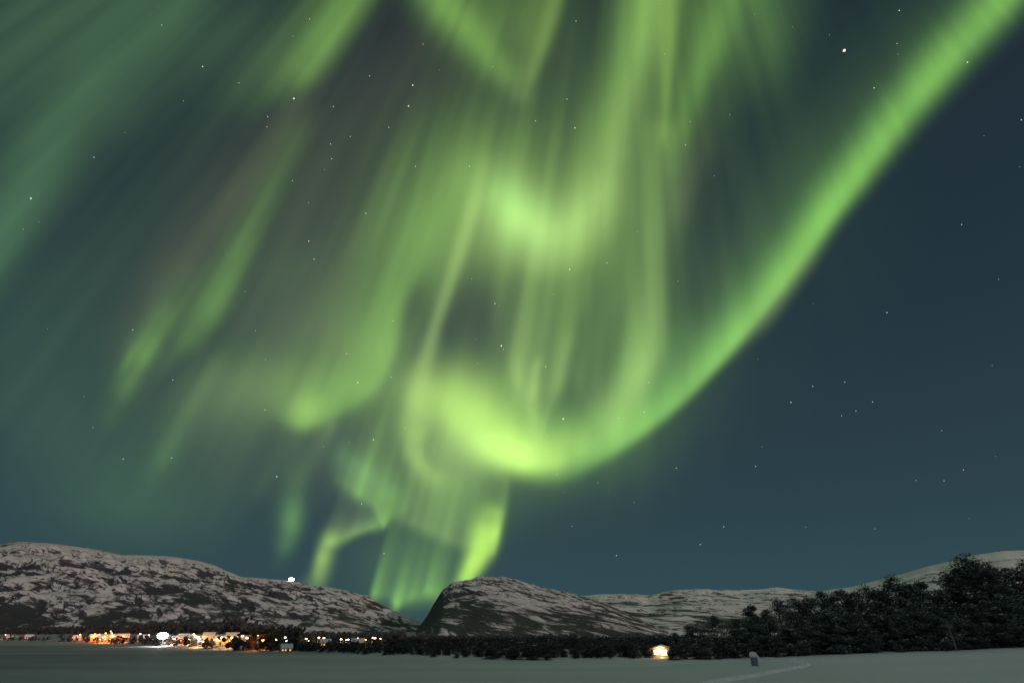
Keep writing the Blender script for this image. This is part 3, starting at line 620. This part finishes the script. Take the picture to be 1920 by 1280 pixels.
def spot(px, py, D): x = azi(px)*D; return x, D, gz(x, D)
def VD(px, off): return float(shore(azi(px)))+off*.62
for n, (px, off, k, rz) in enumerate([(18,48,0,.3),(56,44,1,-.2),(145,40,0,.1),(176,32,2,.2),(196,46,0,-.1),(212,34,2,.15),(232,50,1,0),(268,44,0,.2),(326,34,0,-.2),(350,46,1,.1),(374,38,0,.2),(392,44,2,-.1),(412,36,0,.1),(436,40,2,0),(462,60,0,.2),(491,46,0,.1),(520,66,1,-.1),(612,84,0,0),(672,88,1,-.2),(541,6,0,.1)]):
    D = VD(px, off); x, y, z = spot(px, 0, D); o = houses[k] if fh[k] else copy_tree(houses[k]); fh[k] = False
    o.location = (x, y, z); s = {541: .3}.get(px, .48 if px < 450 else .36); o.scale = (s, s, s); o.rotation_euler = (0, 0, rz-math.atan(azi(px)))
    lab = {0: 'pale boarded house with snow on the roof and lit windows among the village lights', 1: 'red boarded house with snow on the roof and lit windows among the village lights', 2: 'tall ochre house with snow on the roof and lit windows among the village lights'}[k]
    if px == 541: lab = 'tiny dim cabin by itself at the snow edge below the village lights'
    if px == 18: lab = 'pale house at the far left end of the village lights'
    tag(o, lab, 'house', 'houses of the village on the far shore')
rl = random.Random(12); LS = [(12,52,'o'),(22,60,'o'),(56,50,'o'),(143,40,'o'),(151,46,'o')]
LS += [(rl.gauss(188, 13), rl.uniform(6, 66), 'o') for _ in range(13)]+[(rl.uniform(205, 240), rl.uniform(25, 80), 'o') for _ in range(7)]
LS += [(264,60,'w'),(281,56,'w')]+[(rl.uniform(318, 340), rl.uniform(8, 50), 'w') for _ in range(5)]+[(rl.uniform(345, 402), rl.uniform(12, 66), 'w') for _ in range(13)]+[(rl.uniform(405, 440), rl.uniform(16, 56), 'w') for _ in range(7)]
LS += [(450,60,'s'),(458,58,'s'),(466,62,'s'),(474,60,'s'),(486,62,'o'),(496,58,'o'),(495,18,'o'),(508,70,'s'),(521,74,'s'),(533,80,'s'),(545,84,'s'),(576,90,'s'),(583,96,'s'),(595,96,'s'),(611,98,'w'),(616,100,'w'),(645,110,'s'),(650,104,'w'),(658,106,'s'),(671,100,'w'),(676,104,'w'),(686,112,'s'),(697,114,'s'),(706,114,'s'),(713,118,'s'),(542,20,'s')]
for px, off, k in LS:
    if k == 's': off += rl.uniform(-34, 12); px += rl.uniform(-3, 3)
    D = VD(px, off); x, y, z = spot(px, 0, D); o = lamps[k] if fl[k] else copy_tree(lamps[k]); fl[k] = False
    o.location = (x, y, z); o.rotation_euler = (0, 0, rnd.uniform(-.6, .6)); o.scale = (rnd.uniform(.5, .95),)*3
    tag(o, {'o': 'orange glowing street lamp among the left houses of the village', 'w': 'warm white street lamp among the middle houses of the village', 's': 'small pale street lamp in the string of lights right of the village'}[k], 'street lamp', 'street lamps of the village')
def floodlight(name, loc, H, size, label, power):
    r = empty(name, loc); p = MB(); p.tube([(0, 0, -1), (0, 0, H)], [.03*H, .016*H], 8); p.build('mast', postm, r)
    p = MB(); p.box(-size*.5, size*.5, -.06*size, .06*size, H-.05*size, H+.05*size); p.build('crossbar', postm, r)
    for i in range(5):
        a = 6.283*i/5+.3; q = MB(); cx, cz = math.cos(a)*size*.26, H+math.sin(a)*size*.17
        q.lathe([(.08*size, -.16*size), (.30*size, -.10*size), (.34*size, 0), (.30*size, .10*size), (.08*size, .14*size)], 14, (cx, -.28*size, cz)); q.build('lamp', led, r)
    L = bpy.data.lights.new('lamp_glow', 'POINT'); L.energy = power; L.color = (1, .90, .90); L.shadow_soft_size = 1
    lo = bpy.data.objects.new('lamp_glow', L); COL.objects.link(lo); lo.parent = r; lo.location = (0, -size, H)
    tag(r, label, 'floodlight')
D = VD(308, 4); x, y, z = spot(308, 0, D); floodlight('floodlight', (x, y, z), CAMZ+lift(1191)*D-z, 3.6, 'brightest white floodlight on a mast among the village lights at the shore', 4500)
D = 2240; x = azi(547, 1087)*D; zz = CAMZ+lift(1086)*D; floodlight('floodlight', (x, D, zz-22), 22, 17, 'bright white floodlight on the bare ridge of the left mountain', 120000)

# ---------------------------------------------------------------- lit cabin at the edge of the forest
D = float(shore(azi(1238)))+1.2; x = azi(1238)*D; z = gz(x, D)-.1
cb = empty('cabin', (x, D, z), -.25); a = MB(); a.box(-2.4, 2.4, -.6, 3, -.5, 2.1); a.add([(-2.4, -.6, 2.1), (2.4, -.6, 2.1), (0, -.6, 2.7), (-2.4, 3, 2.1), (2.4, 3, 2.1), (0, 3, 2.7)], [(0, 1, 2), (3, 5, 4)])
a.build('wall', wallm[0], cb); a = MB()
for s in (-1, 1): a.add([(s*2.9, -1.3, 1.95), (0, -1.3, 2.75), (0, 3.3, 2.75), (s*2.9, 3.3, 1.95), (s*2.9, -1.3, 2.2), (0, -1.3, 3.0), (0, 3.3, 3.0), (s*2.9, 3.3, 2.2)], [(0, 1, 2, 3), (4, 5, 6, 7), (0, 1, 5, 4), (0, 3, 7, 4), (3, 2, 6, 7)])
a.build('roof', roofm, cb)
for x0, x1, z0, z1 in [(-2.0, -.9, .7, 1.7), (-.2, 1.2, .6, 1.8), (.25, .65, 2.1, 2.4)]:
    a = MB(); a.box(x0, x1, -.66, -.61, z0, z1); wn = a.build('window', emat('bright cabin window', (1, .62, .30), 5), cb); q = MB(); q.box((x0+x1)/2-.03, (x0+x1)/2+.03, -.70, -.665, z0, z1); q.box(x0, x1, -.70, -.665, (z0+z1)/2-.03, (z0+z1)/2+.03); q.build('glazing_bar', doorm, wn)
a = MB(); a.box(1.45, 2.15, -.67, -.61, -.1, 1.8); a.build('door', doorm, cb)
a = MB(); a.lathe([(.05, .1), (.14, .04), (.16, -.08), (.06, -.16)], 10, (-.55, -.8, 1.85)); lp = a.build('porch_lamp', warm, cb)
L = bpy.data.lights.new('lamp_glow', 'POINT'); L.energy = 230; L.color = (1, .42, .14); L.shadow_soft_size = .15
lo = bpy.data.objects.new('lamp_glow', L); COL.objects.link(lo); lo.parent = cb; lo.location = (-.55, -1.25, 1.7)
cb.scale = (.72, .72, .72)
for px, dd, hh in [(1214, .6, 2.0), (1208, 2.5, 2.4), (1262, .4, 2.1), (1228, 6, 3.2), (1247, 7, 3.6), (1268, 3, 3.0)]:
    D = float(shore(azi(px)))+1.2+dd; scrub(px, D, hh, 'dark snowy scrub tree close around the lit cabin')
tag(cb, 'small cabin with glaring warm lit front at the edge of the dark forest', 'cabin')

# ---------------------------------------------------------------- snow capped drum, trodden track, bare birch
p = at(1406, 1247); H = 25/1350*p.y
dr = empty('drum', p); a = MB(); r0 = H*.27
a.lathe([(r0*.96, -.15), (r0, .02), (r0, H*.2), (r0*1.05, H*.215), (r0, H*.23), (r0, H*.42), (r0*1.05, H*.435), (r0, H*.45), (r0, H*.62), (r0*.9, H*.64)], 20)
a.build('barrel', nmat('blue grey paint', (.13, .15, .17), (.20, .22, .24), 3), dr)
a = MB(); a.lathe([(r0*1.02, H*.60), (r0*1.16, H*.68), (r0*1.18, H*.80), (r0*1.0, H*.92), (r0*.6, H*.99), (r0*.1, H*1.0)], 18, (-.03, 0, 0), .05)
a.lathe([(r0*.3, H*.38), (r0*.5, H*.46), (r0*.48, H*.62), (r0*.3, H*.72), (r0*.05, H*.75)], 12, (r0*1.15, -r0*.2, 0), .06)
a.build('snow_cap', roofm, dr, True)
tag(dr, 'dark drum with a thick cap of snow standing alone on the snow before the forest', 'drum')
tk = []
trackpts = spline([(1290,1287,0,0,0),(1345,1277,0,0,0),(1400,1267.5,0,0,0),(1445,1259,0,0,0),(1478,1253,0,0,0),(1496,1248.5,0,0,0),(1499,1244,0,0,0),(1488,1240.5,0,0,0),(1478,1238,0,0,0)], 8)
cen = [at(q[0], q[1]) for q in trackpts]
rows = []
for i, c in enumerate(cen):
    d = (cen[min(i+1, len(cen)-1)]-cen[max(i-1, 0)]); d.z = 0; d.normalize(); s = Vector((-d.y, d.x, 0)); wd = .30+.12*math.sin(i*1.7)
    row = []
    for u, hgt in ((-1.6, -.06), (-.9, .20), (-.4, .24), (0, .06), (.4, .22), (.9, .20), (1.6, -.06)):
        q = c+s*u*wd; row.append((q.x, q.y, gz(q.x, q.y)+.02+hgt*(1+.4*math.sin(i*2.3+u))))
    rows.append(row)
pm = nmat('trodden snow', (.86, .85, .84), (.94, .93, .92), 3, bump=.4)
tag(grid('path', np.array(rows), pm), kind='structure')
D = 99; x = azi(1785)*D; z = gz(x, D); h = CAMZ+lift(1157)*D-z
br = empty('birch_tree', (x, D, z)); a = MB()
a.tube([(0, 0, -.2), (-.02, 0, h*.35), (-.12, 0, h*.6), (-.22, 0, h*.86), (-.62, 0, h*.93), (-1.0, 0, h)], [.085, .075, .06, .045, .03, .012], 7)
a.build('trunk', birch, br)
for pts in ([(-.05, 0, h*.42), (.7, -.1, h*.36), (1.5, -.1, h*.22), (2.1, -.1, h*.06)], [(-.08, 0, h*.5), (-.7, .1, h*.6), (-1.2, .1, h*.58)], [(-.12, 0, h*.62), (.5, 0, h*.78), (.8, 0, h*.95)]):
    a = MB(); a.tube(pts, [.045, .035, .022, .008][:len(pts)], 5); a.build('branch', birch, br)
tag(br, 'thin bare pale birch standing before the dark trees at the right', 'tree')
